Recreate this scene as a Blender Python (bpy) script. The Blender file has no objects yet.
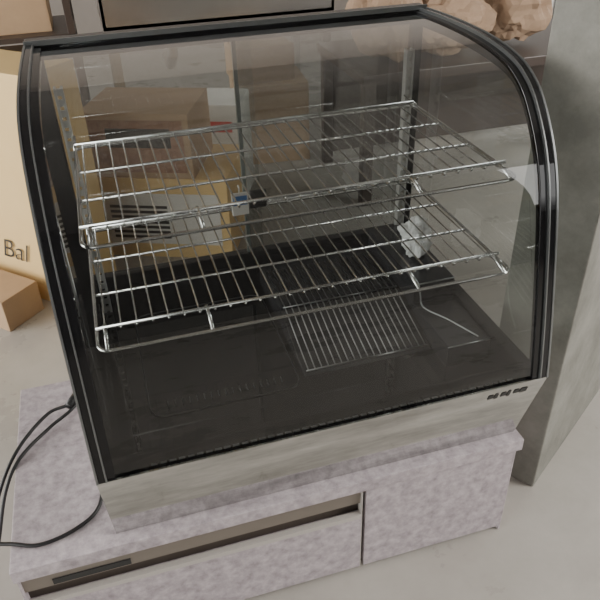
import bpy, bmesh, math, random
import numpy as np
from mathutils import Vector, Matrix
random.seed(4)
# ---------- helpers ----------
def link(o,parent=None):
    bpy.context.scene.collection.objects.link(o)
    if parent: o.parent=parent
    return o
def empty(name,loc=(0,0,0)):
    e=bpy.data.objects.new(name,None); e.empty_display_size=.05
    bpy.context.scene.collection.objects.link(e); return e
class MB:
    def __init__(s): s.v=[];s.f=[]
    def add(s,vs,fs):
        b=len(s.v); s.v+= [tuple(v) for v in vs]; s.f+=[tuple(i+b for i in f) for f in fs]
    def box(s,x0,x1,y0,y1,z0,z1):
        s.add([(x0,y0,z0),(x1,y0,z0),(x1,y1,z0),(x0,y1,z0),(x0,y0,z1),(x1,y0,z1),(x1,y1,z1),(x0,y1,z1)],
          [(0,3,2,1),(4,5,6,7),(0,1,5,4),(1,2,6,5),(2,3,7,6),(3,0,4,7)])
    def obox(s,P,d1,d2,a,b,z0,z1):
        P=Vector((P[0],P[1],0)); d1=Vector((*d1,0)).normalized()*a; d2=Vector((*d2,0)).normalized()*b
        q=[P,P+d1,P+d1+d2,P+d2]
        s.add([(p.x,p.y,z) for z in (z0,z1) for p in q],[(0,3,2,1),(4,5,6,7),(0,1,5,4),(1,2,6,5),(2,3,7,6),(3,0,4,7)])
    def prism(s,yz,x0,x1):
        n=len(yz)
        vs=[(x0,y,z) for y,z in yz]+[(x1,y,z) for y,z in yz]
        fs=[tuple(range(n)),tuple(range(2*n-1,n-1,-1))]+[(i,i+n,(i+1)%n+n,(i+1)%n) for i in range(n)]
        s.add(vs,fs)
    def tube(s,pts,r,n=8,closed=False):
        pts=[Vector(p) for p in pts]; m=len(pts); rings=[]
        prevn=None
        for i,p in enumerate(pts):
            if closed: t=(pts[(i+1)%m]-pts[i-1]).normalized()
            elif i==0: t=(pts[1]-p).normalized()
            elif i==m-1: t=(p-pts[i-1]).normalized()
            else: t=(pts[i+1]-pts[i-1]).normalized()
            if prevn is None:
                a=Vector((0,0,1)) if abs(t.z)<.9 else Vector((1,0,0))
                nn=t.cross(a).normalized()
            else:
                nn=(prevn-t*prevn.dot(t)).normalized()
            prevn=nn; bb=t.cross(nn)
            rr_=r[i] if isinstance(r,(list,tuple)) else r
            rings.append([p+nn*rr_*math.cos(2*math.pi*k/n)+bb*rr_*math.sin(2*math.pi*k/n) for k in range(n)])
        vs=[q for rg in rings for q in rg]; fs=[]
        for i in range(m if closed else m-1):
            j=(i+1)%m
            for k in range(n):
                fs.append((i*n+k,i*n+(k+1)%n,j*n+(k+1)%n,j*n+k))
        if not closed: fs+= [tuple(range(n-1,-1,-1)),tuple((m-1)*n+k for k in range(n))]
        s.add(vs,fs)
    def obj(s,name,mat,parent=None,smooth=False,bevel=0):
        me=bpy.data.meshes.new(name); me.from_pydata(s.v,[],s.f); me.update()
        bm=bmesh.new(); bm.from_mesh(me); bmesh.ops.recalc_face_normals(bm,faces=bm.faces); bm.to_mesh(me); bm.free()
        o=bpy.data.objects.new(name,me); me.materials.append(mat)
        if smooth:
            for p in me.polygons: p.use_smooth=True
        if bevel:
            m=o.modifiers.new('b','BEVEL'); m.width=bevel; m.segments=2; m.limit_method='ANGLE'
        return link(o,parent)
def arc_corner(pts,r,n=5,closed=False):
    pts=[Vector(p) for p in pts]; out=[]; m=len(pts)
    for i,p in enumerate(pts):
        if not closed and i in(0,m-1): out.append(p); continue
        a=pts[i-1]; b=pts[(i+1)%m]
        d1=(a-p); d2=(b-p); rr=min(r,d1.length/2,d2.length/2)
        p1=p+d1.normalized()*rr; p2=p+d2.normalized()*rr
        for k in range(n+1):
            t=k/n; out.append(p1*(1-t)**2+p*2*t*(1-t)+p2*t*t)
    return out
def spline(pts,n=6):
    P=[Vector(p) for p in pts]; P=[P[0]*2-P[1]]+P+[P[-1]*2-P[-2]]; out=[]
    for i in range(1,len(P)-2):
        for k in range(n):
            t=k/n;a,b,c,d=P[i-1:i+3]
            out.append(.5*((2*b)+(-a+c)*t+(2*a-5*b+4*c-d)*t*t+(-a+3*b-3*c+d)*t**3))
    out.append(P[-2]); return out
def mat(name,col,rough=.5,metal=0,spec=.5,noise=None,bump=0,coat=0,roughnoise=None,stretch=None):
    m=bpy.data.materials.new(name); m.use_nodes=True; nt=m.node_tree; b=nt.nodes['Principled BSDF']
    b.inputs['Base Color'].default_value=(*col,1); b.inputs['Roughness'].default_value=rough; b.inputs['Metallic'].default_value=metal
    b.inputs['Specular IOR Level'].default_value=spec; b.inputs['Coat Weight'].default_value=coat
    if noise:
        tc=nt.nodes.new('ShaderNodeTexCoord'); n=nt.nodes.new('ShaderNodeTexNoise'); n.inputs['Scale'].default_value=noise[0]; n.inputs['Detail'].default_value=noise[2]
        n.inputs['Roughness'].default_value=.7
        r=nt.nodes.new('ShaderNodeValToRGB'); c=noise[3]; r.color_ramp.elements[0].position=.5-c; r.color_ramp.elements[1].position=.5+c
        r.color_ramp.elements[0].color=(*col,1); r.color_ramp.elements[1].color=(*noise[1],1)
        src=tc.outputs['Object']
        if stretch:
            mp=nt.nodes.new('ShaderNodeMapping'); mp.inputs['Scale'].default_value=stretch; nt.links.new(src,mp.inputs['Vector']); src=mp.outputs['Vector']
        nt.links.new(src,n.inputs['Vector']); nt.links.new(n.outputs['Fac'],r.inputs['Fac']); nt.links.new(r.outputs['Color'],b.inputs['Base Color'])
        if roughnoise:
            mr=nt.nodes.new('ShaderNodeMapRange'); mr.inputs['From Min'].default_value=.3; mr.inputs['From Max'].default_value=.7
            mr.inputs['To Min'].default_value=roughnoise[0]; mr.inputs['To Max'].default_value=roughnoise[1]
            nt.links.new(n.outputs['Fac'],mr.inputs['Value']); nt.links.new(mr.outputs['Result'],b.inputs['Roughness'])
        if bump:
            bp=nt.nodes.new('ShaderNodeBump'); bp.inputs['Strength'].default_value=bump; bp.inputs['Distance'].default_value=.004
            nt.links.new(n.outputs['Fac'],bp.inputs['Height']); nt.links.new(bp.outputs['Normal'],b.inputs['Normal'])
    return m
def glassmat(name,tint=(.93,.95,.94),ior=1.5,boost=1.0):
    m=bpy.data.materials.new(name); m.use_nodes=True; nt=m.node_tree; nt.nodes.clear()
    o=nt.nodes.new('ShaderNodeOutputMaterial'); mx=nt.nodes.new('ShaderNodeMixShader'); t=nt.nodes.new('ShaderNodeBsdfTransparent'); g=nt.nodes.new('ShaderNodeBsdfGlossy')
    f=nt.nodes.new('ShaderNodeFresnel'); f.inputs['IOR'].default_value=ior
    ml=nt.nodes.new('ShaderNodeMath'); ml.operation='MULTIPLY'; ml.inputs[1].default_value=boost; ml.use_clamp=True
    t.inputs['Color'].default_value=(*tint,1); g.inputs['Roughness'].default_value=0; g.inputs['Color'].default_value=(1,1,1,1)
    nt.links.new(f.outputs[0],ml.inputs[0]); nt.links.new(ml.outputs[0],mx.inputs[0]); nt.links.new(t.outputs[0],mx.inputs[1]); nt.links.new(g.outputs[0],mx.inputs[2]); nt.links.new(mx.outputs[0],o.inputs[0])
    return m
# ---------- materials ----------
M_black=mat('gloss_black',(.006,.006,.007),.08)
M_well=mat('well_black',(.003,.003,.0035),.02,spec=.5)
M_steel=mat('polished_steel',(.34,.345,.335),.1,1,noise=(3.5,(.80,.81,.79),7,.2),roughnoise=(.02,.09),stretch=(1.2,3,6))  # streaks in the colour imitate reflections on the panel
M_chrome=mat('chrome_wire',(.74,.74,.73),.22,1)
M_rackw=mat('rack_wire',(.07,.07,.075),.35,1)
M_rim=mat('grey_rim',(.24,.25,.25),.28,.8)
M_glass=glassmat('curved_glass',(.86,.88,.87),1.5,1.7)
M_sglass=glassmat('side_glass',(.78,.81,.80),1.5,1.4)
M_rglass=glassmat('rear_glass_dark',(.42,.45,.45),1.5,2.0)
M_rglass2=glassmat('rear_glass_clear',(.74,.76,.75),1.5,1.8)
M_lam=mat('felted_laminate',(.245,.21,.225),.7,noise=(52,(.53,.47,.49),15,.2),bump=.08)
M_groove=mat('groove_brown',(.07,.055,.045),.5)
M_alu=mat('bronze_strip',(.24,.21,.18),.4,.5)
M_edge=mat('white_edge',(.42,.39,.36),.5)
M_floor=mat('floor_concrete',(.29,.27,.24),.3,noise=(2.2,(.48,.452,.41),8,.3),roughnoise=(.2,.42))
M_pillar=mat('pillar_concrete',(.13,.128,.11),.65,noise=(7,(.25,.245,.215),12,.16),bump=.5)
M_wall=mat('wall_paint',(.27,.24,.21),.7,noise=(2,(.33,.29,.26),4,.3))
M_wallf=mat('reflection_blocker_dark',(.08,.077,.073),.6,noise=(2,(.12,.115,.11),4,.3))
M_ceil=mat('ceiling_paint',(.22,.21,.20),.8,noise=(2,(.26,.25,.24),4,.3))
M_kraft=mat('kraft_board',(.36,.24,.14),.7,noise=(8,(.44,.30,.18),5,.3))
M_yel=mat('printed_tan_board',(.64,.44,.19),.6,noise=(5,(.70,.50,.23),3,.3))
M_white=mat('white_board',(.62,.60,.56),.6)
M_dark=mat('dark_print',(.03,.022,.018),.5)
M_brownprint=mat('brown_print',(.20,.09,.05),.5,noise=(40,(.36,.2,.12),4,.2))
M_red=mat('red_print',(.5,.04,.03),.5)
M_ink=mat('ink',(.02,.02,.02),.5)
M_cable=mat('cable_pvc',(.012,.012,.013),.4)
M_wood=mat('dark_wood',(.05,.035,.028),.4)
M_bag=mat('kraft_paper',(.30,.20,.13),.8,noise=(12,(.40,.28,.19),6,.3),bump=.6)
FZ=-.252
# ---------- room ----------
b=MB(); b.box(-4,4.5,-3.5,4.2,FZ-.05,FZ); b.obj('floor',M_floor)
b=MB(); b.box(-4,4.5,4.2,4.3,FZ,2.5); b.obj('wall_back',M_wall)
b=MB(); b.box(-4,4.5,-3.6,4.3,2.5,2.6); b.obj('ceiling',M_ceil)
b=MB(); b.box(4.5,4.6,-3.5,4.3,FZ,2.5); b.obj('wall_right',M_wall)
b=MB(); b.box(-4,4.5,-3.6,-3.5,FZ,.7); b.box(-4,4.5,-3.6,-3.5,2.4,2.5); b.box(-1.2,3.0,-3.6,-3.5,.7,2.4)
for x in (-4,-2.6,3.75,4.4): b.box(x,x+.1,-3.6,-3.5,.7,2.4)
b.obj('front_reflection_blocker',M_wallf)  # unseen dark wall, added and left solid mid-span to keep glare off the glass
A=Vector((.820,.106,0)); d1=Vector((.835,.55,0)); d2=Vector((-.55,.835,0))
b=MB(); b.obox(A,d1[:2],d2[:2],.9,.13,FZ,2.5); b.obj('concrete_pillar',M_pillar,bevel=.003)
# ---------- cabinet ----------
cab=empty('low_drawer_cabinet')
XL,XR,YF,YB=-.158,.708,.031,.46
b=MB(); b.box(XL,XR,YF,YB,-.026,0); b.obj('top_slab',M_lam,cab,bevel=.0012)
b=MB(); b.box(XL+.006,XR-.012,YF+.024,YB-.004,FZ,-.026); b.obj('carcass',M_groove,cab)
b=MB(); b.box(.412,XR-.012,YF+.005,YF+.024,FZ+.012,-.030); b.box(XL+.006,.404,YF+.005,YF+.024,FZ+.012,-.100)
b.box(XL+.003,XL+.006,YF+.005,YB-.004,FZ,-.026); b.box(XR-.012,XR-.008,YF+.005,YB-.004,FZ,-.026)
b.obj('drawer_and_door_fronts',M_lam,cab,bevel=.0008)
b=MB(); b.box(XL+.006,.404,YF+.012,YF+.024,-.068,-.030); b.obj('drawer_rail',M_alu,cab)
b=MB(); b.box(XL+.006,.404,YF+.004,YF+.014,-.100,-.090); b.box(.404,.4055,YF+.005,YF+.022,FZ+.01,-.03); b.obj('handle_lip',M_edge,cab)
b=MB(); b.box(XL+.05,XL+.17,YF+.010,YF+.0125,-.064,-.052); b.obj('handle_slot',M_ink,cab)
# ---------- display case ----------
case=empty('refrigerated_display_case')
W=.7
prof=spline([(0,.001,.172),(0,.008,.215),(0,.026,.305),(0,.058,.44),(0,.088,.515),(0,.132,.575),(0,.17,.604),(0,.215,.620),(0,.29,.630),(0,.38,.633),(0,.47,.632),(0,.55,.629)],5)
prof=[(p.y,p.z) for p in prof]
def offset(pr,d):
    out=[]
    for i,(y,z) in enumerate(pr):
        a=pr[max(0,i-1)]; c=pr[min(len(pr)-1,i+1)]
        ty,tz=c[0]-a[0],c[1]-a[1]; l=math.hypot(ty,tz); ty/=l;tz/=l
        out.append((y+tz*d,z-ty*d))
    return out
def band(mb,x0,x1,d0,d1):
    a=offset(prof,d0); c=offset(prof,d1); n=len(a)
    vs=[]
    for i in range(n):
        vs+=[(x0,*a[i]),(x1,*a[i]),(x1,*c[i]),(x0,*c[i])]
    fs=[]
    for i in range(n-1):
        for k in range(4):
            fs.append((i*4+k,i*4+(k+1)%4,(i+1)*4+(k+1)%4,(i+1)*4+k))
    fs+=[(3,2,1,0),tuple((n-1)*4+k for k in range(4))]
    mb.add(vs,fs)
for nm,s in (('left',0),('right',1)):
    X=lambda a:(a if s==0 else W-a)
    def bd(mb,a,c,d0,d1):
        x0,x1=sorted((X(a),X(c))); band(mb,x0,x1,d0,d1)
    b=MB(); bd(b,.003,.013,0,.030); bd(b,.013,.026,.004,.016); b.obj('end_frame_'+nm,M_black,case,bevel=.001)
    b=MB(); bd(b,.0,.003,-.0015,.028); bd(b,.0125,.0145,-.001,.006); b.obj('end_frame_rim_'+nm,M_rim,case)
    inner=offset(prof,.02); x=X(.008)
    poly=[(x,y,z) for y,z in inner if y<.535]+[(x,.535,.17),(x,.02,.17)]
    b=MB(); b.add(poly,[tuple(range(len(poly)))]); b.obj('side_glass_'+nm,M_sglass,case)
g=[p for p in offset(prof,.007) if p[0]<.525]
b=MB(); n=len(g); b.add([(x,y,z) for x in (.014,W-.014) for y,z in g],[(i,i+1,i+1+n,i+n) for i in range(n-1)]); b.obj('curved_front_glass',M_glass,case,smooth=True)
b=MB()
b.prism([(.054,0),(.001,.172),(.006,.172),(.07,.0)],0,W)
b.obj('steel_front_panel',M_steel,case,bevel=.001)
b=MB(); b.box(0.0,.012,.075,.545,.004,.15); b.box(W-.012,W,.075,.545,.004,.15)
b.box(0,W,.54,.55,.004,.17)
b.prism([(.054,0.0),(.003,.168),(.08,.168),(.08,0)],0,.004); b.prism([(.054,0.0),(.003,.168),(.08,.168),(.08,0)],W-.004,W)
b.obj('steel_side_panels',M_steel,case)
b=MB(); b.box(.012,W-.012,.075,.54,.0,.12)
b.prism([(.058,.01),(.006,.173),(.036,.173),(.055,.118),(.08,.01)],.004,W-.004)
b.box(.004,.026,.036,.54,.12,.172); b.box(W-.026,W-.004,.036,.54,.12,.172); b.box(.004,W-.004,.52,.54,.12,.185)
b.obj('black_well',M_well,case)
M_house=mat('housing_plastic',(.018,.018,.020),.25)
b=MB(); b.prism([(.18,.12),(.19,.124),(.33,.160),(.345,.162),(.50,.162),(.50,.12)],.35,.592)
b.box(.592,W-.026,.13,.27,.12,.162); b.box(.592,W-.026,.27,.50,.12,.205); b.obj('stepped_housing',M_house,case,bevel=.005)
b=MB(); b.tube(spline([(.600,.29,.2065),(.60,.272,.204),(.601,.262,.185),(.604,.25,.1645),(.63,.20,.164),(.655,.14,.164)],6),.0016,6)
b.tube([(.594,.268,.2056),(.672,.268,.2056)],.0012,6); b.tube([(.592,.129,.1625),(.672,.129,.1625)],.0012,6); b.obj('housing_trim_and_lead',M_rim,case,smooth=True)
b=MB()
for i in range(19):
    x=.360+.222*i/18; b.tube([(x,.192,.1262),(x,.328,.1612),(x,.34,.1635),(x,.47,.1640)],.0012,5)
b.tube([(.356,.19,.1258),(.586,.19,.1258)],.0016,6); b.tube([(.356,.335,.1635),(.586,.335,.1635)],.0016,6)
b.obj('vent_louvres',mat('grille_wire',(.20,.20,.20),.3,1),case,smooth=True)
b=MB(); b.box(.026,W-.026,.030,.036,.173,.181); b.obj('front_gasket',M_black,case,bevel=.002)
b=MB()
for i in range(44):
    x=.075+i*.013
    b.box(x,x+.009,.010,.014,.1725,.174)
b.obj('sill_vent_slots',mat('slot_grey',(.10,.10,.10),.4,.3),case)
b=MB(); b.box(0,W,.522,.552,.604,.634); b.box(.004,.024,.52,.54,.17,.61); b.box(W-.024,W-.004,.52,.54,.17,.61)
b.obj('rear_frame',M_black,case,bevel=.002)
b=MB(); b.box(0,W,.519,.523,.628,.636); b.obj('rear_frame_trim',M_rim,case)
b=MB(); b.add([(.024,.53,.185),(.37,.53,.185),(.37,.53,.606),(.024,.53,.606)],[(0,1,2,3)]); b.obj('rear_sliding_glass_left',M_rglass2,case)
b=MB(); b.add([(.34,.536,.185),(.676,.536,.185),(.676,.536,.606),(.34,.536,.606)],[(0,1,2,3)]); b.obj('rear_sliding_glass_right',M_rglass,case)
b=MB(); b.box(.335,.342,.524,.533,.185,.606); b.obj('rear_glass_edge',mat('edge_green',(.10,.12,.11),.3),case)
b=MB(); b.box(.254,.278,.196,.200,.440,.474); b.tube([(.266,.198,.473),(.266,.198,.482),(.266,.204,.483)],.0012,6); b.obj('thermometer_card',M_white,case,bevel=.001)
b=MB(); b.box(.256,.276,.195,.196,.456,.470); b.obj('thermometer_band',mat('blue_print',(.05,.16,.4),.5),case)
b=MB(); b.box(.280,.306,.197,.203,.446,.474); b.obj('thermometer_clip',M_black,case,bevel=.003)
b=MB()
for x0 in (.030,W-.045):
    b.box(x0,x0+.004,.495,.510,.12,.565); b.box(x0+.011,x0+.015,.495,.510,.12,.565)
    z=.12
    while z<.56:
        b.box(x0+.004,x0+.011,.499,.503,z,z+.011); z+=.018
b.obj('shelf_standards',mat('galv',(.62,.62,.60),.35,.6),case)
def shelf(name,z,yr,yf,yg,x0,x1,nw):
    b=MB()
    r=.0028
    b.tube(arc_corner([(x0,yr,z),(x0,yf,z),(x1,yf,z),(x1,yr,z)],.02,6,True),r,8,True)
    b.tube([(x0,yg,z+.010),(x1,yg,z+.010)],r)
    b.tube([(x0,yr+.004,z+.004),(x1,yr+.004,z+.004)],r)
    for f in (.33,.66):
        y=yg+(yr-yg)*f; b.tube([(x0,y,z-.001),(x1,y,z-.001)],.0022)
    for i in range(nw):
        x=x0+.012+(x1-x0-.024)*i/(nw-1)
        b.tube(arc_corner([(x,yr+.004,z+.003),(x,yg-.002,z+.004),(x,yg-.004,z+.010)],.003,2),.0014,6)
    for f in (.02,.25,.75,.98):
        x=x0+(x1-x0)*f; b.tube(arc_corner([(x,yg+.01,z+.008),(x,yg-.01,z+.009),(x,yf,z)],.006,3),r)
    for x in (x0,x1):
        b.tube([(x,yr-.01,z),(x,.497,z+.005)],r)
    return b.obj(name,M_chrome,case,smooth=True)
shelf('wire_shelf_upper',.477,.455,.0995,.14,.046,W-.044,28)
shelf('wire_shelf_lower',.322,.455,.092,.135,.036,W-.034,28)
b=MB()
b.tube(arc_corner([(.085,.16,.1215),(.34,.16,.1215),(.34,.46,.1215),(.085,.46,.1215)],.03,6,True),.0010,8,True)
for i in range(17):
    x=.115+i*.0122; b.tube([(x,.180,.1215),(x,.195,.1215)],.0010,5)
b.obj('floor_drain_tray',M_rackw,case,smooth=True)
b=MB()
def onpanel(x,z,d=-.0008): return (x,.001+.308*(.172-z)+d,z)
for i,(w_,h_) in enumerate([(.010,.006),(.007,.008),(.010,.006),(.006,.009),(.010,.006),(.013,.007)]):
    x=.600+i*.0115; z=.150-.0006*(i%2); h_*=1.8
    b.add([onpanel(x,z-h_/2),onpanel(x+w_,z-h_/2+.001),onpanel(x+w_,z+h_/2),onpanel(x+.001,z+h_/2)],[(0,1,2,3)])
b.obj('plain_badge',M_ink,case)
def crumple(name,c,sx,sy,sz,m,seed,parent=None,amp=.25,sub=4):
    bm=bmesh.new(); bmesh.ops.create_icosphere(bm,subdivisions=sub,radius=1)
    from mathutils import noise as nz
    for v in bm.verts:
        p=v.co.copy(); k=1+amp*nz.noise(p*1.8+Vector((seed,0,0)))+amp*.6*abs(nz.noise(p*5+Vector((0,seed,0))))
        v.co=Vector((p.x*sx*k+c[0],p.y*sy*k+c[1],max(-.8,p.z)*sz*k*1.1+c[2]))
    zmin=min(v.co.z for v in bm.verts); 
    for v in bm.verts: v.co.z-=zmin-(c[2]-sz)
    me=bpy.data.meshes.new(name); bm.to_mesh(me); bm.free(); me.materials.append(m)
    return link(bpy.data.objects.new(name,me),parent)
crumple('crumpled_plastic_bag',(.636,.37,.235),.028,.028,.030,mat('white_plastic',(.75,.75,.74),.35),3,case,.5,5)
cb=empty('power_cable')
b=MB(); b.tube(spline([(-.03,.40,.03),(-.055,.352,.03),(-.10,.345,.022),(-.150,.285,.012),(-.185,.235,-.02),(-.215,.19,-.08),(-.225,.15,-.12),(-.22,.11,-.07),(-.185,.092,-.004),(-.158,.082,.005),(-.114,.067,.004),(-.06,.08,.004),(-.022,.115,.004),(-.012,.2,.004)],8),.0032,8)
b.tube(spline([(-.03,.385,.02),(-.06,.34,.022),(-.10,.322,.008),(-.150,.262,.006),(-.178,.215,-.02),(-.205,.17,-.09),(-.235,.14,-.16),(-.30,.12,-.235),(-.42,.16,-.248)],8),.0032,8)
b.obj('cable',M_cable,cb,smooth=True)
b=MB(); b.tube([(-.04,.385,.028),(-.062,.345,.030)],[.009,.007],12); b.obj('plug',M_cable,cb,smooth=True)
# ---------- cardboard boxes ----------
bx=empty('tan_printed_carton')
e1=(-.7071,.7071); e2=(.7071,.7071)
b=MB(); b.obox((-.07,1.09),e1,e2,.62,.17,FZ,.44); b.obj('carton',M_yel,bx,bevel=.002)
tc=bpy.data.curves.new('lettering','FONT'); tc.body='Bal'; tc.size=.092; tc.shear=.35; tc.extrude=.0004; tc.offset=-.0012; tc.materials.append(M_ink)
to=bpy.data.objects.new('lettering',tc); to.location=(-.268-.003,1.287-.003,-.122); to.rotation_euler=(math.radians(90),0,math.radians(-45)); link(to,bx)
b=MB(); b.obox((-.27,1.055),e1,e2,.3,.13,FZ,FZ+.10); b.obj('small_carton',M_kraft,bevel=.002)
cs=empty('stacked_cartons')
fd=(.9187,-.395); bd_=(.395,.9187)
b=MB(); b.obox((.0,1.425),fd,bd_,.46,.30,FZ,.03); b.obj('carton_lower',M_yel,cs,bevel=.002)
b=MB(); b.obox((.02,1.42),fd,bd_,.34,.26,.03,.235); b.obj('carton_upper',M_kraft,cs,bevel=.002)
def onface(P,off,a0,a1,z0,z1):
    P=Vector((P[0],P[1],0)); d=Vector((*fd,0)).normalized(); nrm=-Vector((*bd_,0)).normalized()*off
    q0=P+d*a0+nrm; q1=P+d*a1+nrm
    return [(q0.x,q0.y,z0),(q1.x,q1.y,z0),(q1.x,q1.y,z1),(q0.x,q0.y,z1)]
b=MB(); b.add(onface((.02,1.42),.002,.03,.32,.05,.215),[(0,1,2,3)]); b.obj('printed_panel',M_brownprint,cs)
b=MB(); b.add(onface((.02,1.42),.003,.08,.28,.13,.19),[(0,1,2,3)]); b.obj('printed_panel_dark',M_dark,cs)
b=MB(); b.add(onface((.0,1.425),.002,.05,.43,-.20,-.02),[(0,1,2,3)]); b.obj('white_panel',M_white,cs)
b=MB()
for i in range(7):
    z=-.18+.018*i; b.add(onface((.0,1.425),.003,.07,.26,z,z+.010),[(0,1,2,3)])
b.obj('stripe_panel',M_dark,cs)
wb=MB(); wb.obox((.36,1.75),fd,bd_,.22,.2,FZ,.12); o=wb.obj('white_carton',M_white,bevel=.002)
b=MB(); b.add(onface((.36,1.75),.002,.03,.19,.02,.06),[(0,1,2,3)]); b.obj('red_band',M_red).parent=o
wb=MB(); wb.obox((.62,2.0),(1,-.1),(.1,1),.30,.25,FZ,.08); wb.obox((.64,2.02),(1,.05),(-.05,1),.24,.2,.08,.22); wb.obj('kraft_cartons',M_kraft,bevel=.002)
# storage rack with cartons behind left
rk=empty('storage_rack')
b=MB()
for x in (-.75,.02):
    for y in (2.35,2.72): b.box(x,x+.03,y,y+.03,FZ,.95)
for z in (-.1,.25,.6): b.box(-.75,.05,2.35,2.75,z,z+.02)
b.obj('rack_frame',M_wood,rk,bevel=.002)
b=MB(); b.box(-.68,-.36,2.40,2.68,-.08,.14); b.box(-.30,-.02,2.38,2.66,-.08,.18); b.box(-.66,-.40,2.40,2.68,.27,.48); b.box(-.34,-.04,2.42,2.68,.27,.44); b.obj('rack_cartons',M_kraft,rk,bevel=.003)
b=MB(); b.box(-.27,-.06,2.374,2.379,.0,.06); b.box(-.62,-.45,2.394,2.399,.33,.42); b.obj('rack_carton_labels',M_white,rk)
# ---------- stainless sink ----------
sk=empty('stainless_sink')
x0,x1,y0,y1=.16,1.15,2.32,2.87
b=MB(); b.box(x0,x1,y0,y1,.27,.285); b.box(x0,x1,y0,y0+.012,.27,.59); b.box(x0,x1,y1-.012,y1,.27,.59); b.box(x0,x0+.012,y0,y1,.27,.59); b.box(x1-.012,x1,y0,y1,.27,.59); b.box(x0-.02,x1+.02,y0-.02,y0+.03,.58,.605)
for x in (x0+.03,x1-.03):
    for y in (y0+.03,y1-.03): b.box(x-.018,x+.018,y-.018,y+.018,FZ,.28)
b.box(x0+.03,x1-.03,y0+.02,y0+.04,-.12,-.09)
b.tube([(.45,2.55,.28),(.45,2.55,.1),(.45,2.7,.02),(.45,2.85,.02)],.025,12)
b.obj('basin_and_legs',mat('sink_steel',(.55,.54,.52),.3,1,noise=(3,(.65,.64,.6),4,.3)),sk)
# ---------- low table with paper bags ----------
tb=empty('dark_low_table')
b=MB(); b.box(.95,2.1,1.45,1.95,.20,.235); 
for x in (.98,2.07):
    for y in (1.48,1.92): b.box(x-.02,x+.02,y-.02,y+.02,FZ,.20)
b.box(1.0,2.05,1.90,1.93,FZ+.05,.20)
b.obj('table_frame',M_wood,tb,bevel=.003)
for i,(x,y,sx,sy,sz) in enumerate([(1.08,1.6,.11,.10,.13),(1.33,1.6,.14,.1,.10),(1.62,1.65,.13,.11,.12)]):
    crumple('kraft_paper_bag' if i==0 else 'kraft_paper_bag.%03d'%i,(x,y,.235+sz),sx,sy,sz,M_bag,7+i,None,.35)
b=MB(); b.box(1.95,2.7,2.3,2.75,FZ,.55); o=b.obj('window_glow_standin',mat('window_glow_white',(.8,.79,.76),.4),bevel=.004)  # added white box; its colour stands in for pale window light
b=MB(); b.box(2.32,2.325,2.297,2.30,FZ+.05,.53); b.box(2.26,2.275,2.28,2.30,.1,.25); b.obj('standin_gap_and_handle',M_rim).parent=o
# ---------- camera ----------
yaw,pitch,roll=.2757,.5955,-.0327
C=np.array([.1042,-.6739,.8847]); F=674.3
f=np.array([math.sin(yaw)*math.cos(pitch),math.cos(yaw)*math.cos(pitch),-math.sin(pitch)])
r=np.array([math.cos(yaw),-math.sin(yaw),0]);u=np.cross(r,f)
rr=r*math.cos(roll)+u*math.sin(roll); uu=-r*math.sin(roll)+u*math.cos(roll)
cd=bpy.data.cameras.new('camera'); cd.sensor_width=36; cd.lens=F/600*36; cd.clip_start=.02
cam=bpy.data.objects.new('camera',cd); bpy.context.scene.collection.objects.link(cam)
cam.matrix_world=Matrix(((rr[0],uu[0],-f[0],C[0]),(rr[1],uu[1],-f[1],C[1]),(rr[2],uu[2],-f[2],C[2]),(0,0,0,1)))
bpy.context.scene.camera=cam
# ---------- light ----------
w=bpy.data.worlds.new('world'); bpy.context.scene.world=w; w.use_nodes=True
w.node_tree.nodes['Background'].inputs[0].default_value=(1,.995,.975,1); w.node_tree.nodes['Background'].inputs[1].default_value=3.7
def area(name,loc,target,sx,sy,e,col=(1,1,1)):
    l=bpy.data.lights.new(name,'AREA'); l.shape='RECTANGLE'; l.size=sx; l.size_y=sy; l.energy=e; l.color=col
    o=bpy.data.objects.new(name,l); o.location=loc; o.rotation_euler=(Vector(target)-Vector(loc)).to_track_quat('-Z','Y').to_euler(); bpy.context.scene.collection.objects.link(o)
area('window_light_left',(-3.4,.6,1.3),(0,.5,0),2.4,2,120,(1,.97,.93))
area('window_light_rear',(4.3,2.6,1.4),(1.0,2.2,0),1.6,1.6,80)
area('window_light_right',(3.4,-1.3,1.6),(.9,-.1,-.2),1.4,1.4,150,(1,.97,.93))
